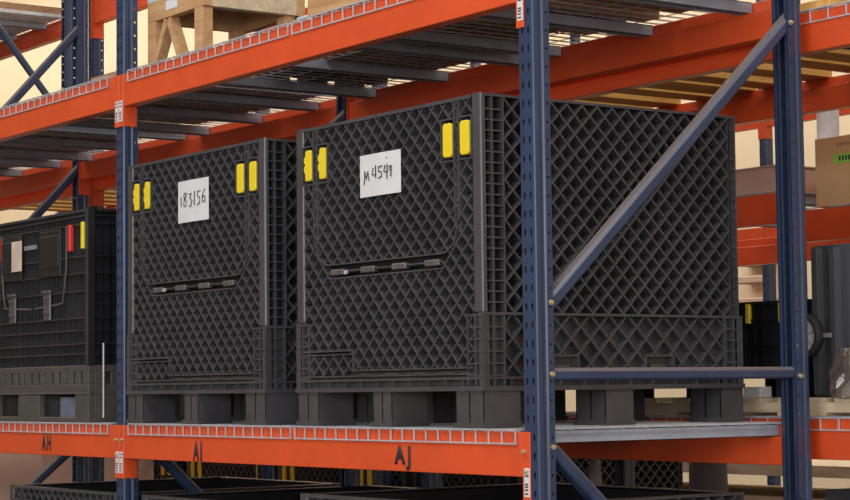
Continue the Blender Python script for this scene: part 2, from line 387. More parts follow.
# ------------------------------------------------------------------ lattice container
BW, BD, BH = 1.145, 1.158, 1.094
def clip(a, b, R):
    x0, x1, z0, z1 = R; t0, t1 = 0, 1; dx, dz = b[0] - a[0], b[1] - a[1]
    for p, q in ((-dx, a[0] - x0), (dx, x1 - a[0]), (-dz, a[1] - z0), (dz, z1 - a[1])):
        if abs(p) < 1e-9:
            if q < 0: return None
        else:
            r = q / p
            if p < 0: t0 = max(t0, r)
            else: t1 = min(t1, r)
    return (t0, t1) if t0 < t1 - 1e-4 else None
def lattice(m, R, tr, pitch=.066, rib=.0058, depth=.038, holes=(), off=(0, 0)):
    """45-degree ribs filling rectangle R (u,v); tr(u,v,d) -> xyz with d = depth below the face"""
    x0, x1, z0, z1 = R; cx = (x0 + x1) / 2
    n = int(((x1 - x0) + (z1 - z0)) / pitch) + 2
    for sgn in (1, -1):
        for k in range(-n, n + 1):
            # u - sgn*v = const, both families meeting on one grid
            if sgn > 0: c0 = (cx - z0) + k * pitch; a = (c0 + z0 - .2, z0 - .2); b = (c0 + z1 + .2, z1 + .2)
            else: c0 = (cx + z0) + k * pitch; a = (c0 - z0 + .2, z0 - .2); b = (c0 - z1 - .2, z1 + .2)
            # snap so the two families meet on one grid
            ln = (b[0] - a[0])
            c = clip(a, b, R)
            if not c: continue
            iv = [c]
            for hR in holes:
                h = clip(a, b, hR)
                if not h: continue
                nv = []
                for (s, e) in iv:
                    if h[1] <= s or h[0] >= e: nv.append((s, e)); continue
                    if h[0] > s: nv.append((s, h[0]))
                    if h[1] < e: nv.append((h[1], e))
                iv = nv
            for s, e in iv:
                if e - s < .002: continue
                p = (a[0] + (b[0] - a[0]) * s, a[1] + (b[1] - a[1]) * s); q = (a[0] + (b[0] - a[0]) * e, a[1] + (b[1] - a[1]) * e)
                nx, nz = (-.7071 * sgn * rib / 2, .7071 * rib / 2)
                P = []
                for d in (.0012 if sgn > 0 else .0022, depth):
                    P += [tr(p[0] + nx, p[1] + nz, d), tr(p[0] - nx, p[1] - nz, d), tr(q[0] - nx, q[1] - nz, d), tr(q[0] + nx, q[1] + nz, d)]
                m.hexa(P)
def tbox(m, tr, u0, u1, v0, v1, d0, d1):
    m.hexa([tr(u0, v0, d0), tr(u1, v0, d0), tr(u1, v1, d0), tr(u0, v1, d0), tr(u0, v0, d1), tr(u1, v0, d1), tr(u1, v1, d1), tr(u0, v1, d1)])

def container(label, loc, card=None, group='black lattice bulk containers', latch=True, teeth=True):
    t = thing('bulk_container', label, 'bulk container', loc, group)
    W, D, Z1 = BW, BD, BH; ZBASE = .372
    fr_ = lambda u, v, d: (u - W / 2, d - D / 2, v)
    bk_ = lambda u, v, d: (W / 2 - u, D / 2 - d, v)
    rt_ = lambda u, v, d: (W / 2 - d, u - D / 2, v)
    lf_ = lambda u, v, d: (-W / 2 + d, D / 2 - u, v)
    # ---- base
    m = MB()
    for tr, ww in ((fr_, W), (bk_, W), (rt_, D), (lf_, D)):
        e = .0007 if tr in (rt_, lf_) else 0; s0 = .0005 if e else -.004
        tbox(m, tr, s0, ww - s0, .121 - e, .136 + e, -.006, .03)            # bottom ledge
        tbox(m, tr, s0, ww - s0, .158 + e, .166 + e, -.001 - e, .03)
        tbox(m, tr, .03, ww - .03, .1215 - e, .19 + e, .029, .05)
        n = 11
        for i in range(n + 1):
            x = .012 + (ww - .024) * i / n; tbox(m, tr, x - .0025, x + .0025, .13, .163, 0.001, .03)
        # corner grids
        for c0, c1 in ((.0, .085), (ww - .085, ww)):
            for q in range(3): x = c0 + (c1 - c0) * q / 2; tbox(m, tr, max(e, x - .003), min(ww - e, x + .003), .137, ZBASE - e, -.003 - e, .025)
            for q in range(6): z = .1675 + (ZBASE - .1745) * q / 5; tbox(m, tr, max(c0, .001), min(c1, ww - .001), z + e, z + .005 + e, -.0022 - e, .025)
            tbox(m, tr, max(c0, .03), min(c1, ww - .03), .137, ZBASE - .003, .024, .045)
    for tr, ww in ((rt_, D), (lf_, D), (bk_, W)):
        tbox(m, tr, .001, ww - .001, ZBASE - .004, ZBASE + .004, -.0045, .03)
        tbox(m, tr, .08, ww - .08, .138, ZBASE - .004, .036, .045)
        holes = [(.27, .40, .166, .235), (.70, .83, .166, .235)]
        lattice(m, (.088, ww - .088, .166, ZBASE - .004), tr, pitch=.083, rib=.005, depth=.037, holes=holes)
        for h in holes:
            tbox(m, tr, h[0], h[1], h[3] - .003, h[3] + .003, 0, .026)
            tbox(m, tr, h[0] - .003, h[0] + .003, .166, h[3], 0, .026); tbox(m, tr, h[1] - .003, h[1] + .003, .166, h[3], 0, .026)
            tbox(m, tr, h[0] + .03, h[1] - .03, .185, .205, .012, .026)
    m.box(-W / 2 + .03, W / 2 - .03, -D / 2 + .03, D / 2 - .03, .121, .150)   # pallet deck
    m.build('base', M['black'], t)
    # ---- feet
    for i, (xa, xb) in enumerate(((.0, .150), (.495, .620), (.985, W))):
        for j, (ya, yb) in enumerate(((0, .150), (.515, .640), (D - .110, D))):
            m = MB(); X0, X1, Y0, Y1 = xa - W / 2, xb - W / 2, ya - D / 2, yb - D / 2
            m.box(X0 + .026, X1 - .026, Y0 + .026, Y1 - .026, .010, .1205)
            for x in (X0 + .002, (X0 + X1) / 2 - .002, X1 - .006): m.box(x - .001, x + .005, Y0 + .001, Y1 - .001, .016, .1207)
            for y in (Y0 + .002, (Y0 + Y1) / 2 - .002, Y1 - .006): m.box(X0 + .0015, X1 - .0015, y - .001, y + .005, .0155, .1204)
            m.box(X0 - .004, X1 + .004, Y0 - .004, Y1 + .004, 0, .017)
            m.box(X0 + .02, X1 - .02, Y0 + .012, Y1 - .012, .06, .066)
            m.build('foot', M['black'], t)
    # ---- corner posts + side walls
    def wall(tr, ww, name, door=False):
        m = MB()
        zt = Z1
        sk = MB(); tbox(sk, tr, 0.045, ww - .045, .165, zt - .004, .037, .044); sk.build('inner_panel', M['black_in'], t)  # same plastic as the ribs, darkened to stand in for shade inside the cells
        tbox(m, tr, .0125, ww - .0125, zt - .009, zt, -.001, .044)                # top rim
        if not door:
            for c0, c1, c2 in ((.0128, .047, .093), (ww - .0128, ww - .045, ww - .046)):
                for x in (c0, c1, c2):
                    a = min(max(x - .0028, .0128), ww - .0184); tbox(m, tr, a, a + .0056, ZBASE, zt, 0, .032)
                lo, hi = sorted((c0, c2)); z = ZBASE + .035
                while z < zt - .02: tbox(m, tr, lo, hi, z, z + .0045, .001, .032); z += .0352
            tbox(m, tr, .090, ww - .045, ZBASE, ZBASE + .005, 0, .03)
            lattice(m, (.095, ww - .047, ZBASE + .005, zt - .009), tr, pitch=.0672)
        return m
    wall(rt_, D, 's').build('side_wall', M['black'], t)
    wall(lf_, D, 's').build('side_wall', M['black'], t)
    wall(bk_, W, 's').build('back_wall', M['black'], t)
    # front frame: two smooth rounded corner posts
    for c0, c1 in ((0, .052), (W - .052, W)):
        m = MB(); r = .010; poly = []
        for (cx, cy, a0) in ((c0 - W / 2 + r, -D / 2 + r, PI), (c1 - W / 2 - r, -D / 2 + r, 1.5 * PI)):
            for q in range(4): a = a0 + q * PI / 6; poly.append((cx + r * math.cos(a), cy + r * math.sin(a)))
        poly += [(c1 - W / 2, -D / 2 + .0124), (c0 - W / 2, -D / 2 + .0124)]
        m.prism(poly, 2, ZBASE + .006, Z1 + .002)
        m.build('corner_post', M['black'], t)
    # ---- front wall with drop door
    R = (.053, W - .053, .181, Z1 - .013)
    LX = [(.062, .112), (.158, .208)]; LX += [(W - b, W - a) for a, b in LX[::-1]]
    LZ = (.898, 1.012)
    holes = [(a - .012, b + .012, LZ[0] - .014, LZ[1] + .014) for a, b in LX]
    hz = .552
    holes += [(.225, W - .225, hz - .022, hz + .030), (.050, .36, .255, .270), (.36, W - .06, .178, .196)]
    m = MB()
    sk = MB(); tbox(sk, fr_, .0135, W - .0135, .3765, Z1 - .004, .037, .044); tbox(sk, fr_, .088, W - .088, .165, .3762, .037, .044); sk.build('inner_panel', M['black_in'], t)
    tbox(m, fr_, .0525, W - .0525, Z1 - .012, Z1, -.001, .036)
    lattice(m, R, fr_, pitch=.0655, holes=holes)
    for (a, b) in LX:                                      # recess frames round the latches
        a0, b0, z0, z1 = a - .014, b + .014, LZ[0] - .016, LZ[1] + .016
        tbox(m, fr_, a0, a0 + .005, z0, z1, -.002, .037); tbox(m, fr_, b0 - .005, b0, z0, z1, -.002, .037)
        tbox(m, fr_, a0 + .005, b0 - .005, z0, z0 + .005, -.0015, .037); tbox(m, fr_, a0 + .005, b0 - .005, z1 - .005, z1, -.0015, .037)
    for xx in (.135, W - .135):                            # latch rail
        tbox(m, fr_, xx - .016, xx - .011, .66, Z1 - .01, -.001, .03); tbox(m, fr_, xx + .011, xx + .016, .70, Z1 - .01, -.001, .03)
        tbox(m, fr_, xx - .011, xx + .011, .66, Z1 - .01, .010, .03)
        for zz in (.86, .80, .73): tbox(m, fr_, xx - .011, xx + .011, zz, zz + .008, 0, .02)
        s = 1 if xx < .5 else -1
        P = [(xx, .665), (xx + s * .02, .61), (xx + s * .06, .585), (xx + s * .09, .58)]
        for p, q in zip(P, P[1:]): m.bar(fr_(p[0], p[1], .012), fr_(q[0], q[1], .012), .006, .028, (0, 1, 0))
    tbox(m, fr_, .225, W - .225, hz + .026, hz + .031, -.001, .03)
    tbox(m, fr_, .225, W - .225, hz - .024, hz - .019, -.001, .03)
    tbox(m, fr_, .050, .375, .266, .272, -.004, .03); tbox(m, fr_, .050, .375, .254, .258, -.002, .03)
    tbox(m, fr_, .375, .381, .19, .27, -.002, .03)
    tbox(m, fr_, .375, W - .055, .194, .199, -.003, .03)
    tbox(m, fr_, .05, W - .05, .174, .180, -.002, .03)
    for q in range(4): tbox(m, fr_, .42 + q * .165, .49 + q * .165, .180, .184, -.004, .03)
    m.build('front_wall', M['black'], t)
    # hinge
    m = MB(); m.tube([fr_(.228, hz, .008), fr_(W - .228, hz, .008)], .006, 8)
    hg = m.build('hinge_rod', M['black_in'], t)
    for q in range(4):
        x = .235 + q * .195; kn = MB(); kn.box(x - W / 2, x + .085 - W / 2, -D / 2 - .003, -D / 2 + .02, hz - .011, hz + .011)
        kn.build('knuckle', M['rod'], hg, bevel=.004, seg=2)
    pin = MB(); pin.tube([fr_(.338, hz - .003, .004), fr_(.338, hz - .003, -.006)], .008, 10); pin.build('pin', M['steel'], hg)
    # latches
    if latch:
        for i, (a, b) in enumerate(LX):
            m = MB(); z0, z1 = LZ; c = .008
            if i < 2:
                pts = [(a + .010, z0 + .0), (b - .004, z0), (b, z0 + c), (b, z1 - c), (b - c, z1), (a + .014, z1), (a + .010, z1 - .01)]
                if teeth: pts += [(a + .010, z1 - .022), (a, z1 - .026), (a, z1 - .046), (a + .007, z1 - .050), (a + .007, z1 - .056), (a, z1 - .060), (a, z0 + .034), (a + .008, z0 + .028), (a + .008, z0 + .02)]
            else:
                pts = [(a + c, z0), (b - c, z0), (b, z0 + c), (b, z1 - c), (b - c, z1), (a + c, z1), (a, z1 - c), (a, z0 + c)]
            m.prism([(x - W / 2, z) for x, z in pts], 1, -D / 2 - .004, -D / 2 + .026)
            o = m.build('latch', M['yellow'], t, bevel=.003, seg=2); o['label'] = 'yellow latch'
    if card:
        (x0, x1, z0, z1, strokes, tilt) = card
        m = MB(); n = 6
        for i in range(n):                                # slightly curled card
            u0, u1 = x0 + (x1 - x0) * i / n, x0 + (x1 - x0) * (i + 1) / n
            d = lambda u: .003 + .004 * math.sin((u - x0) / (x1 - x0) * PI)
            P = []
            for u in (u0, u1):
                P.append((u, d(u)))
            m.hexa([fr_(u0, z0 + tilt * (u0 - x0), -d(u0)), fr_(u1, z0 + tilt * (u1 - x0), -d(u1)), fr_(u1, z0 + tilt * (u1 - x0), -d(u1) + .001), fr_(u0, z0 + tilt * (u0 - x0), -d(u0) + .001),
                    fr_(u0, z1 + tilt * (u0 - x0), -d(u0)), fr_(u1, z1 + tilt * (u1 - x0), -d(u1)), fr_(u1, z1 + tilt * (u1 - x0), -d(u1) + .001), fr_(u0, z1 + tilt * (u0 - x0), -d(u0) + .001)])
        cd = m.build('card_label', M['paper'], t); cd['label'] = 'white card with handwritten number'
        m = MB()
        for st in strokes:
            pp = [fr_(x0 + p[0] * (x1 - x0), z0 + p[1] * (z1 - z0), -(.0045 + .004 * math.sin(p[0] * PI))) for p in st]
            m.tube(pp, .0023, 5)
        m.build('handwriting', M['ink'], cd)
    return t
# handwriting in unit card coordinates
hwR = [[(.12, .30), (.14, .62), (.18, .42), (.22, .60), (.25, .38)], [(.36, .66), (.33, .50), (.43, .50)], [(.42, .72), (.42, .42)],
       [(.58, .68), (.49, .67), (.49, .56), (.56, .54), (.57, .44), (.49, .40)], [(.65, .68), (.62, .54), (.71, .52)], [(.70, .70), (.69, .36)],
       [(.78, .62), (.75, .66), (.74, .56), (.79, .55), (.80, .66), (.78, .40)], [(.68, .86), (.69, .85)]]
hwL = [[(.12, .62), (.12, .38)], [(.30, .70), (.23, .70), (.22, .60), (.30, .52), (.29, .40), (.21, .40), (.23, .55), (.31, .64), (.30, .70)],
       [(.40, .66), (.47, .68), (.43, .56), (.50, .50), (.46, .38), (.40, .38)], [(.58, .72), (.57, .38)],
       [(.76, .70), (.68, .70), (.67, .58), (.74, .56), (.74, .42), (.66, .38)], [(.90, .74), (.82, .58), (.82, .44), (.90, .44), (.90, .56), (.83, .56)]]
DZ = .009
container('black lattice bulk container on the right of the main bay, its card reading M4549', (1.391 + BW / 2, .004 + BD / 2, DZ), card=(.437, .690, .806, .955, hwR, .0))
container('black lattice bulk container left of its twin, its card reading 18/3156', (.018 + BW / 2, .006 + BD / 2, DZ), card=(.462, .715, .815, .985, hwL, .0))
# lower containers standing on the floor under the main bay
for x, lb in ((1.39, 'black lattice container on the floor below the right one, only its top rim in view'), (.055, 'black lattice container on the floor below the stencil AI, mostly hidden'), (-1.3, 'black lattice container on the floor at lower left below the stencil AH')):
    c = container(lb, (x + BW / 2, (.01 if x > 1 else .05) + BD / 2, FLOOR), card=None, latch=x > 1)
    if x < 1: c.scale = (1, 1, .95)
# containers on the floor of the back rack
for x, lb in ((-1.88, 'dim lattice container far behind under the stencil AJ, nearest the end upright'), (-3.26, 'dim lattice container far behind under the stencil AI'), (-4.45, 'dim lattice container far behind at lower left, next to the large carton'), (-5.75, 'dim lattice container far behind the large floor carton'), (-8.3, 'dim lattice container in the far lower left corner')):
    container(lb, (x + BW / 2, YC + .10 + BD / 2, FLOOR), card=None, latch=x < -3)
# ------------------------------------------------------------------ folding container in the left bay
def slatbox(label, loc):
    t = thing('bulk_container', label, 'bulk container', loc, 'folding containers')
    W, D, Z1 = 1.145, 1.158, .948; ZB = .252
    fr_ = lambda u, v, d: (u - W / 2, d - D / 2, v); rt_ = lambda u, v, d: (W / 2 - d, u - D / 2, v)
    bk_ = lambda u, v, d: (W / 2 - u, D / 2 - d, v); lf_ = lambda u, v, d: (-W / 2 + d, D / 2 - u, v)
    op = [(.16, .40), (.63, 1.01)]     # fork openings, front
    # base in dusty brown plastic
    m = MB()
    for tr, ww in ((fr_, W), (bk_, W), (rt_, D), (lf_, D)):
        d1 = .03; u0_ = 0 if tr in (fr_, bk_) else .0305; u1_ = ww - u0_
        tbox(m, tr, u0_, u1_, .125, .170, 0, d1); tbox(m, tr, u0_, u1_, .222, ZB, 0, d1); tbox(m, tr, u0_, u1_, 0, .022, 0, d1)
        tbox(m, tr, u0_, u1_, .125, .13, -.004, d1)
        # slotted band
        x = 0; sl = [.085 + .075 * i for i in range(14)]
        u_0 = 0 if tr in (fr_, bk_) else .0305
        x = u_0
        for q, s_ in enumerate(sl):
            w_ = .026 if q % 3 != 2 else .014
            tbox(m, tr, x, min(s_, u1_), .17, .222, 0, d1); x = s_ + w_
            tbox(m, tr, s_, s_ + w_, .17, .222, .022, d1)
        tbox(m, tr, x, u1_, .17, .222, 0, d1)
        o_ = op if tr in (fr_, bk_) else [(.16, .47), (.68, .99)]
        e = u0_
        for a, b in o_ + [(u1_, u1_)]: tbox(m, tr, e, a, .02, .126, 0, d1); e = b
    m.box(-W / 2 + .03, W / 2 - .03, -D / 2 + .03, D / 2 - .03, .14, .17)
    for (a, b) in ((0, .16), (.40, .63), (1.01, W)): m.box(a - W / 2 + .03, b - W / 2 - .03, -D / 2 + .03, D / 2 - .03, 0, .14)
    m.build('base', M['ribs_brown'], t, bevel=.003)
    # film wrapped runners seen in the openings
    for (a, b) in op:
        o = MB().box(a - W / 2 + .015, b - W / 2 - .10, -D / 2 + .10, -D / 2 + .6, .012, .11).build('runner', M['bluefilm'], t); o['label'] = 'blue-grey film covered runner'
    def grid(tr, ww, door):
        m = MB(); tbox(m, tr, .02, ww - .02, ZB, Z1 - .004, .026, .036)
        tbox(m, tr, 0, ww, Z1 - .012, Z1, 0, .036)
        zs = [.30, .345, .405, .46, .52, .58, .66, .735, .88, .915]
        for z in zs:
            if door and z in (.52,): continue
            tbox(m, tr, .01, ww - .01, z, z + .006, .002, .028)
        n = int(ww / .034)
        for i in range(1, n):
            x = ww * i / n; thin = .0035
            za, zb = ZB, Z1 - .01
            tbox(m, tr, x - thin / 2, x + thin / 2, za, zb, .008, .028)
        tbox(m, tr, 0, .030, ZB, Z1, -.002, .03); tbox(m, tr, ww - .030, ww, ZB, Z1, -.002, .03)
        return m
    for tr, ww, nme in ((rt_, D, 'side_wall'), (lf_, D, 'side_wall'), (bk_, W, 'back_wall')): grid(tr, ww, False).build(nme, M['black_in'], t)
    g = grid(fr_, W, True)
    # door: flat panels over the grid
    g.build('front_wall', M['black_mid'], t)
    m = MB()
    for a, b in ((.20, .43), (.63, .86)):
        m = MB(); tbox(m, fr_, a, b, .66, .875, -.002, .02); tbox(m, fr_, a + .015, b - .015, .70, .85, -.006, .0)
        m.build('door_panel', M['black_in'], t, bevel=.004)
    m = MB()                                                     # cable-like door outline
    for s in (1, -1):
        P = [(W / 2 + s * .355, .88), (W / 2 + s * .355, .70), (W / 2 + s * .335, .60), (W / 2 + s * .315, .535), (W / 2 + s * .25, .53), (W / 2 + s * .02, .52)]
        m.tube([fr_(a, b, -.003) for a, b in P], .005, 6)
    m.build('door_edge', M['ribs_brown'], t)
    for x in (.345, .730):
        h = MB(); tbox(h, fr_, x - .035, x + .035, .46, .60, -.010, .004); tbox(h, fr_, x - .045, x + .045, .585, .60, -.018, .0)
        hh = h.build('hinge', M['black'], t, bevel=.004)
        for s in (-1, 1):
            for z in (.565, .50): q = MB(); q.tube([fr_(x + s * .018, z, -.010), fr_(x + s * .018, z, -.017)], .008, 8); q.build('rivet', M['rod'], hh)
    for x in (.042, W - .060):
        o = MB(); tbox(o, fr_, x, x + .024, .770, .890, -.010, .01); k = o.build('latch', M['yellow'], t, bevel=.003); k['label'] = 'yellow latch'
    for x in (.150, W - .195):
        o = MB(); tbox(o, fr_, x, x + .030, .765, .885, -.010, .01); k = o.build('latch', M['red'], t, bevel=.003); k['label'] = 'red latch'
    o = MB(); tbox(o, fr_, .350, .465, .705, .848, -.014, -.0125); k = o.build('tag', M['tanpaper'], t); k['label'] = 'tan paper tag'
    o = MB(); tbox(o, fr_, .47, .60, .80, .82, -.004, .004); k = o.build('tag_holder', M['gmetal'], t)
    o = MB(); o.tube([rt_(.07, .02, -.006), rt_(.07, .35, -.006)], .0042, 8); k = o.build('rod', M['steel'], t); k['label'] = 'bright steel rod'
    return t
slatbox('black slatted folding container in the left bay with red and yellow latches and tan tag', (-.367 - 1.145 / 2, .012 + 1.158 / 2, DZ))

# ------------------------------------------------------------------ folded containers on the back rack's lower level
def folded(label, x, y, z, h=.36):
    t = thing('folded_container', label, 'folded container', (x, y, z), 'folded containers on the back rack')
    W, D = 1.10, 1.05; m = MB()
    m.box(-W / 2, W / 2, -D / 2 + .012, D / 2, .10, h - .01)
    for i in range(23):
        xx = -W / 2 + W * i / 22; m.box(max(-W / 2, xx - .003), min(W / 2, xx + .003), -D / 2, -D / 2 + .02, .1, h - .02)
        yy = -D / 2 + D * i / 22; m.box(W / 2 - .01, W / 2 + .008, max(-D / 2, yy - .003), min(D / 2, yy + .003), .1, h - .02)
    for zz in (.10, .19, .28, h - .016): m.box(-W / 2 - .004, W / 2 + .01, -D / 2 - .004, D / 2, zz, zz + .012)
    m.build('body', M['black_in'], t)
    for xa in (-W / 2, -.07, W / 2 - .14):
        for ya in (-D / 2, -.07, D / 2 - .14): MB().box(xa, xa + .14, ya, ya + .14, 0, .102).build('foot', M['black_in'], t)
    for xa in (W / 2 - .28, W / 2 - .11):
        o = MB().box(xa, xa + .022, -D / 2 - .012, -D / 2 + .004, h - .085, h - .012).build('latch', M['yellow'], t, bevel=.003); o['label'] = 'yellow latch'
    return t
pz = ZB0 + .0095
def pallet(label, x0, x1, y0, y1, z, m1='woodpale', group='wooden pallets'):
    t = thing('wooden_pallet', label, 'wooden pallet', ((x0 + x1) / 2, (y0 + y1) / 2, z), group)
    w, d = (x1 - x0) / 2, (y1 - y0) / 2
    for k in (-1, 0, 1): MB().box(-w, w, k * (d - .02) - .02, k * (d - .02) + .02, .0125, .048).build('stringer', M[m1], t)
    n = 7
    for i in range(n):
        c = -w + .05 + (2 * w - .1) * i / (n - 1)
        MB().box(c - .048, c + .048, -d, d, .0485, .064).build('top_board', M[m1], t, bevel=.001)
        if i % 2 == 0: MB().box(c - .048, c + .048, -d, d, 0, .012).build('bottom_board', M[m1], t, bevel=.001)
    return t
pallet('low pale wooden pallet under the folded container on the back rack', 1.45, 2.66, YB + .03, YB + 1.15, pz)
folded('folded black container on a low pallet, seen between the right container and end upright', 2.045, YB + .66, pz + .0645, .36)
pallet('low pale wooden pallet at the right edge, on the back rack', 2.70, 3.62, YB + .03, YB + 1.15, pz)
tag(MB().box(2.36, 2.45, YB + .06, YB + .12, pz + .0645, pz + .105).build('white_block', M['paper'], bevel=.003), 'small white block on the pale pallet beside the end upright', 'block')

# dark ribbed steel cart body with a wheel on its left front corner
t = thing('steel_cart', 'dark ribbed steel cart standing upright behind the end upright, with a pale-hubbed wheel', 'cart', (2.80, YB + .55, pz + .0645))
m = MB(); m.box(-.165, .165, -.40, .40, 0, .545); m.build('body', M['dmetal'], t, bevel=.004)
m = MB()
for i in range(4):
    x = -.155 + i * .085; m.prism([(x, -.4005), (x + .010, -.425), (x + .034, -.425), (x + .044, -.4005)], 2, .01, .535)
m.build('ribbing', M['dmetal'], t)
MB().box(.120, .127, -.434, -.4255, .10, .53).build('edge_strip', M['steel'], t)
m = MB(); n = 32; prof = [(.058, -.012), (.062, -.020), (.074, -.018), (.078, 0), (.074, .018), (.062, .020), (.058, .012)]
for i in range(n):
    a = 2 * PI * i / n
    for r_, y_ in prof: m.v.append((r_ * math.cos(a), y_, r_ * math.sin(a)))
k = len(prof)
for i in range(n):
    for j in range(k): m.f.append((i * k + j, i * k + (j + 1) % k, ((i + 1) % n) * k + (j + 1) % k, ((i + 1) % n) * k + j))
wh = m.build('wheel', M['rubber'], t, loc=(-.138, -.470, .220), smooth=True); wh['label'] = 'black rubber wheel with pale spoked hub'
m = MB(); m.tube([(0, -.004, 0), (0, .010, 0)], .0605, 28); m.tube([(0, -.016, 0), (0, -.003, 0)], .013, 12)
hb = m.build('hub', M['wheelw'], wh)
q = MB()
for i in range(6): a = i * PI / 3 + .3; q.bar((0.008 * math.cos(a), -.006, .008 * math.sin(a)), (.058 * math.cos(a), -.006, .058 * math.sin(a)), .003, .005, (0, 1, 0))
q.build('spokes', M['gmetal'], wh)
MB().box(-.008, .10, .0105, .030, -.008, .008).build('axle', M['gmetal'], wh)
# stretch wrapped bundle
m = MB(); n = 18; rows = 7
for j in range(rows):
    z = .17 * j / (rows - 1)
    for i in range(n):
        a = 2 * PI * i / n; r_ = (.072 - .03 * (j / (rows - 1)) ** 2) * (1 + .14 * math.sin(3 * a + j) + .07 * math.sin(7 * a - 2 * j)); m.v.append((r_ * 1.1 * math.cos(a), r_ * .8 * math.sin(a), z))
for j in range(rows - 1):
    for i in range(n): m.f.append((j * n + i, j * n + (i + 1) % n, (j + 1) * n + (i + 1) % n, (j + 1) * n + i))
m.f.append(tuple(range(n))[::-1]); m.f.append(tuple(range((rows - 1) * n, rows * n)))
o = m.build('wrapped_bundle', M['clearwrap'], loc=(2.905, YB + .045, pz + .065)); tag(o, 'crumpled brown stretch-wrapped bundle in front of the dark cabinet', 'bundle')

# ------------------------------------------------------------------ third rack: mid level behind
YC = 2.63
frame(1.315, YC, 'blue upright of the third rack, hidden behind the end upright', [(0.05, 0.4, F - .04, 1.5)])
frame(-2.0, YC, 'blue upright of the third rack, hidden behind the containers', [(0.05, 0.4, F - .04, 1.5)])
frame(4.8, YC, 'blue upright of the third rack beyond the right edge', [(0.05, 0.4, F - .04, 1.5)])
beam(1.315 + PW, 4.80, YC, .913, 'mid level orange beam of the third rack under the cardboard carton')
beam(-2.0 + PW, 1.315, YC, 1.008, 'mid level orange beam of the third rack under the pinkish box, with bright end connector')
beam(1.315 + PW, 4.80, YC + F, .913, 'mid level rear orange beam of the third rack, right bay', 1)
beam(-2.0 + PW, 1.315, YC + F, .927, 'mid level rear orange beam of the third rack, low above the cream wall gap', 1)
frame(-2.70, 6.5, 'distant slim upright standing against the cream wall, right of the container')
frame(.8, 6.5, 'distant upright hidden behind the brown carton')
frame(-6.2, 6.5, 'distant upright hidden behind the containers')
for z, q in ((2.150, 'upper'), (1.281, 'mid level')):
    beam(-2.70 + PW, .8, 6.5, z, '%s beam of the distant rack, right of its slim upright' % q)
    beam(-6.2 + PW, -2.70, 6.5, z, '%s beam of the distant rack, left of its slim upright' % q)
deck(1.60, 3.1, YC, .913, [1.8, 2.4, 3.0], 'mid level wire deck of the third rack below the cardboard carton', fall=False)
deck(.0, 1.29, YC, 1.008, [.2, .7, 1.2], 'mid level wire deck of the third rack below the pinkish box', fall=False)
t = thing('cardboard_box', 'brown cardboard carton with green sticker on the mid beam at the right edge', 'cardboard box', (1.848, YC + .26, .913 + .009))
MB().box(-.35, .35, -.24, .24, 0, .305).build('body', M['card'], t, bevel=.003)
o = MB().box(-.24, -.10, -.2415, -.2402, .185, .225).build('sticker', M['green'], t); o['label'] = 'lime green sticker'
q = MB()
for i in range(5): q.box(-.205 + i * .018, -.195 + i * .018, -.2425, -.2416, .195, .216)
q.build('print', M['ink'], o)
q = MB()
for i in range(6): q.box(-.22 + i * .021, -.206 + i * .021, -.2412, -.2402, .262, .274)
q.build('print', M['plywood'], t)
t = thing('cardboard_box', 'long pinkish cardboard box on the mid level behind the right container', 'cardboard box', (.86, YC + .25, 1.017))
MB().box(-.46, .40, -.23, .23, 0, .115).build('body', M['cardp'], t, bevel=.003)
MB().box(-.47, .41, -.235, .235, .1152, .122).build('lid', M['cardp'], t)
tag(MB().tube([(1.02, YC + .62, 1.0175), (1.02, YC + .62, 1.47)], .055, 12).build('plastic_roll', M['wrap']), 'pale plastic roll standing between the end upright and the brown carton', 'roll')
# grey steel panels on the third rack
for i, x in enumerate((1.72, 1.86, 2.0, 2.14)):
    tag(MB().box(x, x + .10, YC + .66, YC + .70, .9225, 1.55).build('shelf_post', M['gmetal'], bevel=.004), 'narrow grey steel post leaning upright behind the brown carton', 'steel post', 'grey posts behind the carton')

# ------------------------------------------------------------------ upper level goods of the front rack
ZT = ZU + H + .009
def wooden_stand(label, x0, y0, lx, ly, hh, tb):
    t = thing('wooden_stand', label, 'wooden stand', (x0, y0, ZT))
    # top frame
    m = MB(); m.box(0, lx, 0, .04, hh, hh + tb); m.build('front_board', M['wood'], t, bevel=.002)
    MB().box(lx - .04, lx, .0405, ly, hh, hh + tb).build('side_board', M['woodpale'], t, bevel=.002)
    MB().box(0, lx, ly + .0005, ly + .04, hh, hh + tb).build('rear_board', M['wood'], t)
    MB().box(0, .04, .0405, ly, hh, hh + tb).build('side_board', M['wood'], t)
    MB().box(0, lx, 0, ly + .04, hh + tb + .0005, hh + tb + .02).build('top_panel', M['wrap'], t)
    for x in (.0, lx - .085):
        for y in (.0, ly - .05): MB().box(x, x + .070, y, y + .05, 0, hh - .0005).build('leg', M['wood'], t, bevel=.002)
    return t
st = wooden_stand('pine stand with splayed braces on the upper deck beside the blue upright', .03, .10, .50, .45, .215, .085)
for a, b in (((.05, .02, .0), (.17, .02, .205)), ((.30, .02, .0), (.19, .02, .205))):
    q = MB(); q.bar(a, b, .035, .045, (0, 1, 0)); q.v = [(x, y, max(0, min(z, .2145))) for x, y, z in q.v]; q.build('brace', M['wood'], st)
o = MB().box(.17, .27, -.002, -.0005, .245, .285).build('label', M['paper'], st); o['label'] = 'torn white label'
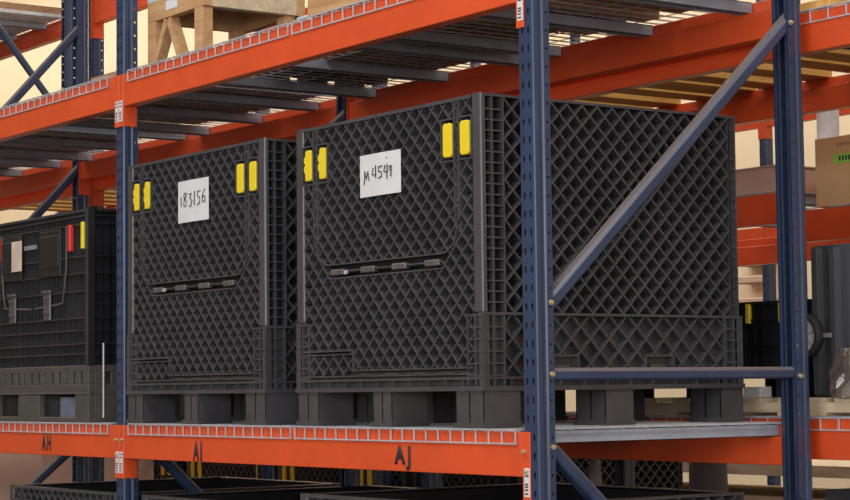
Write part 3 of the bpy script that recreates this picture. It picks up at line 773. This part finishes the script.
# neighbour goods
t = thing('wrapped_load', 'white plastic-wrapped flat load behind the pine stand', 'wrapped load', (.905, .80, ZT))
m = MB(); m.box(-.33, .30, -.27, .32, .0, .16); m.build('body', M['plywood'], t, bevel=.01)
m = MB(); m.prism([(-.34, .162), (.305, .162), (.305, .06), (.325, .10), (.32, .19), (-.34, .20)], 1, -.28, .33); m.build('wrap', M['wrap'], t, bevel=.008)
t = thing('wooden_crate', 'pink-brown pine crate above the long upper beam, cut by the top edge', 'wooden crate', (1.75, .65, ZT))
MB().box(-.50, .50, -.5, -.46, .055, .30).build('front_board', M['wood'], t); MB().box(-.50, .50, .44, .48, .055, .30).build('rear_board', M['wood'], t)
MB().box(-.50, .50, -.46, .44, .03, .055).build('bottom_board', M['plywood'], t)
for s in (-.50, .46): MB().box(s, s + .04, -.46, .44, .055, .30).build('side_board', M['wood'], t)
for s in (-.42, 0, .34): MB().box(s, s + .08, -.5, .48, 0, .03).build('runner', M['wood'], t)
t = thing('plastic_pallet', 'black plastic pallet lying on the upper deck behind the pine stand', 'plastic pallet', (.30, .88, ZT))
MB().box(-.25, .25, -.25, .26, .09, .12).build('top', M['black_in'], t)
for a in (-.24, -.05, .14):
    for b_ in (-.24, -.04, .16): MB().box(a, a + .10, b_, b_ + .10, .0, .0895).build('foot', M['black_in'], t)
t = thing('folded_tarp', 'dusty grey folded tarp on the back rack at the top right corner', 'tarp', (3.12, YB + .55, ZB1 + .0395))
MB().box(-.36, .42, -.42, .5, 0, .10).build('layer', M['cloth'], t, bevel=.03, seg=3)
MB().box(-.33, .40, -.38, .46, .1005, .20).build('layer', M['cloth'], t, bevel=.03, seg=3)
t = thing('board_stack', 'stack of weathered boards on the high wire deck at top left', 'board stack', (-7.1, YB + .6, 2.914))
for q in range(3): MB().box(-1.28, 1.28, -.58, .58, q * .025, q * .025 + .0245).build('board', M['wrap' if q == 0 else 'plywood'], t)
t = thing('board_stack', 'short weathered boards on the left bay upper deck, right beside the middle upright', 'board stack', (-.335, .6, ZT))
MB().box(-.19, .19, -.5, .5, 0, .024).build('board', M['cardp'], t); MB().box(-.19, .17, -.5, .48, .0245, .05).build('board', M['plywood'], t)
t = thing('board_stack', 'weathered boards on the upper deck between the pine crate and the end upright', 'board stack', (2.43, .62, ZT))
MB().box(-.15, .15, -.5, .5, 0, .024).build('board', M['plywood'], t); MB().box(-.15, .12, -.5, .48, .0245, .05).build('board', M['plywood'], t)
# flat timber on the upper decks, glimpsed through the mesh
for i, (x, w) in enumerate(((-1.36, .78), (-2.75, 1.2), (2.60, .12))):
    tag(MB().box(x, x + w, .1, 1.1, ZT, ZT + .03).build('board', M['plywood'], bevel=.002), ('weathered plywood board lying on the left bay upper deck near the upright', 'wide weathered plywood board on the far half of the left bay upper deck', 'narrow weathered board on the upper deck beside the end upright')[i], 'board')

# ------------------------------------------------------------------ odds and ends low behind
zl = FLOOR
def carton(label, x, y, w, d, h, m='card', z=FLOOR):
    t = thing('cardboard_box', label, 'cardboard box', (x, y, z)); MB().box(-w / 2, w / 2, -d / 2, d / 2, 0, h).build('body', M[m], t, bevel=.003)
    MB().box(-.03, .03, -d / 2 - .001, d / 2 + .001, h, h + .0015).build('tape', M['tanpaper'], t); return t
carton('large brown carton on the floor at lower left, seen under the beam stencilled AH', -4.9, 1.95, 1.4, .8, 1.10, 'cardp')
t = thing('work_table', 'pale wooden table top behind the lower right of the rack', 'table', (-1.5, 4.9, FLOOR))
MB().box(-2.6, 3.2, -.5, .5, .955, 1.02).build('tabletop', M['woodpale'], t)
MB().box(-2.6, 3.2, -.48, .5, .80, .83).build('shelf', M['woodpale'], t)
for x in (-2.5, .2, 3.1):
    for y in (-.45, .43): MB().box(x, x + .07, y, y + .07, 0, .9545).build('leg', M['wood'], t)
MB().box(-2.42, 3.09, -.40, -.37, .1, .79).build('back_panel', M['woodpale'], t)
# grey tapered bin, cloth cone, green roll
def frustum(name, m_, x, y, z, r0, r1, h, label, cat, n=20):
    m = MB()
    for (r_, zz) in ((r0, 0), (r1, h)):
        for i in range(n): a = 2 * PI * i / n; m.v.append((r_ * math.cos(a), r_ * math.sin(a), zz))
    for i in range(n): m.f.append((i, (i + 1) % n, n + (i + 1) % n, n + i))
    m.f.append(tuple(range(n))[::-1]); m.f.append(tuple(range(n, 2 * n)))
    return tag(m.build(name, m_, loc=(x, y, z), smooth=False), label, cat)
frustum('waste_bin', M['greyplast'], 0.40, 3.0, FLOOR, .105, .095, 1.12, 'dark grey tapered bin seen under the lower rear beam', 'bin')
frustum('cloth_cone', M['cloth'], .72, 2.0, FLOOR, .10, .02, 1.20, 'grey cloth-covered cone below the lower rear beam, right of the end upright', 'cloth')
frustum('green_roll', M['green'], 2.62, 1.95, FLOOR + 1.08, .032, .032, .06, 'small lime green roll just right of the end upright, below the beam', 'roll')
carton('dark carton supporting the green roll behind the end upright', 2.64, 1.97, .5, .5, 1.078, 'dmetal')

# ------------------------------------------------------------------ building
def struct(name, m, mt):
    o = m.build(name, mt); o['kind'] = 'structure'; return o
struct('floor', MB().box(-26, 14, -14, 9.2, FLOOR - .1, FLOOR), M['floor'])
wl = struct('wall_back', MB().box(-26, 14, 9.2, 9.4, FLOOR, 7.5), M['wall'])
struct('wall_left', MB().box(-26.2, -26, -14, 9.4, FLOOR, 7.5), M['wall'])
struct('wall_right', MB().box(14, 14.2, -14, 9.4, FLOOR, 7.5), M['wall'])
struct('wall_front', MB().box(-26, 14, -14.2, -14, FLOOR, 7.5), M['wall'])
struct('ceiling', MB().box(-26, 14, -14, 9.4, 7.5, 7.6), M['ceil'])
# brown shelf brackets on the wall, seen past the end upright
for i, (z, w) in enumerate(((1.22, .35), (1.06, .33), (.86, .52))):
    tag(MB().box(-5.55, -5.55 + w, 9.02, 9.2, z, z + .07).build('wall_shelf', M['cardp'], bevel=.01), ('upper', 'middle', 'lowest and longest')[i] + ' of three small brown shelves on the cream wall right of the container', 'shelf', 'small shelves on the wall')

# ------------------------------------------------------------------ lights
def area(name, loc, rot, sx, sy, pw, col=(1, 1, 1)):
    l = bpy.data.lights.new(name, 'AREA'); l.shape = 'RECTANGLE'; l.size = sx; l.size_y = sy; l.energy = pw; l.color = col
    o = bpy.data.objects.new(name, l); COL.objects.link(o); o.location = loc; o.rotation_euler = rot; return o
def aim(o, tgt): o.rotation_euler = (Vector(tgt) - o.location).to_track_quat('-Z', 'Y').to_euler()
a = area('added_side_fill', (11, -5, 1.3), (0, 0, 0), 4, 2.6, 230, (0.97, 0.97, 1.0)); aim(a, (2.0, 2.5, 0.8))  # added fill light, brightens the carton and beams of the third rack
a = area('dock_door_daylight', (7.0, -11.5, 1.9), (0, 0, 0), 7, 3.4, 620, (0.93, 0.96, 1.0)); aim(a, (1.0, 0, 0.4))
area('skylight_over_aisle', (-1, -3.8, 7.2), (0, 0, 0), 16, 2.5, 700, (0.95, 0.97, 1.0))
area('skylight_over_back', (-12, 6.4, 7.2), (0, 0, 0), 26, 2.0, 1500, (1.0, 0.96, 0.88))
area('skylight_right', (9, 0, 7.2), (0, 0, 0), 3, 8, 420, (0.95, 0.97, 1.0))
w = bpy.data.worlds.new('World'); C.world = w; w.use_nodes = True
w.node_tree.nodes['Background'].inputs[0].default_value = (0.7, 0.75, 0.85, 1); w.node_tree.nodes['Background'].inputs[1].default_value = 0.3

# ------------------------------------------------------------------ camera
cam = bpy.data.cameras.new('camera'); co = bpy.data.objects.new('camera', cam); COL.objects.link(co)
cam.sensor_width = 36; cam.lens = 2009.508 / 850 * 36; cam.clip_start = .05; cam.clip_end = 200
yaw, pit, rol = 0.9520, 0.0693, -0.0117
yaw, pit, rol = math.radians(54.544), math.radians(3.968), math.radians(-0.668)
fw = Vector((-math.sin(yaw) * math.cos(pit), math.cos(yaw) * math.cos(pit), math.sin(pit)))
r = Vector((math.cos(yaw), math.sin(yaw), 0)); u = r.cross(fw)
r2 = math.cos(rol) * r + math.sin(rol) * u; u2 = -math.sin(rol) * r + math.cos(rol) * u
co.matrix_world = Matrix(((r2.x, u2.x, -fw.x, 7.7337), (r2.y, u2.y, -fw.y, -3.9258), (r2.z, u2.z, -fw.z, 0.1368), (0, 0, 0, 1)))
C.camera = co
vs = C.view_settings; vs.view_transform = 'Standard'; vs.look = 'None'; vs.gamma = 1; vs.use_curve_mapping = False; vs.exposure = 0.0
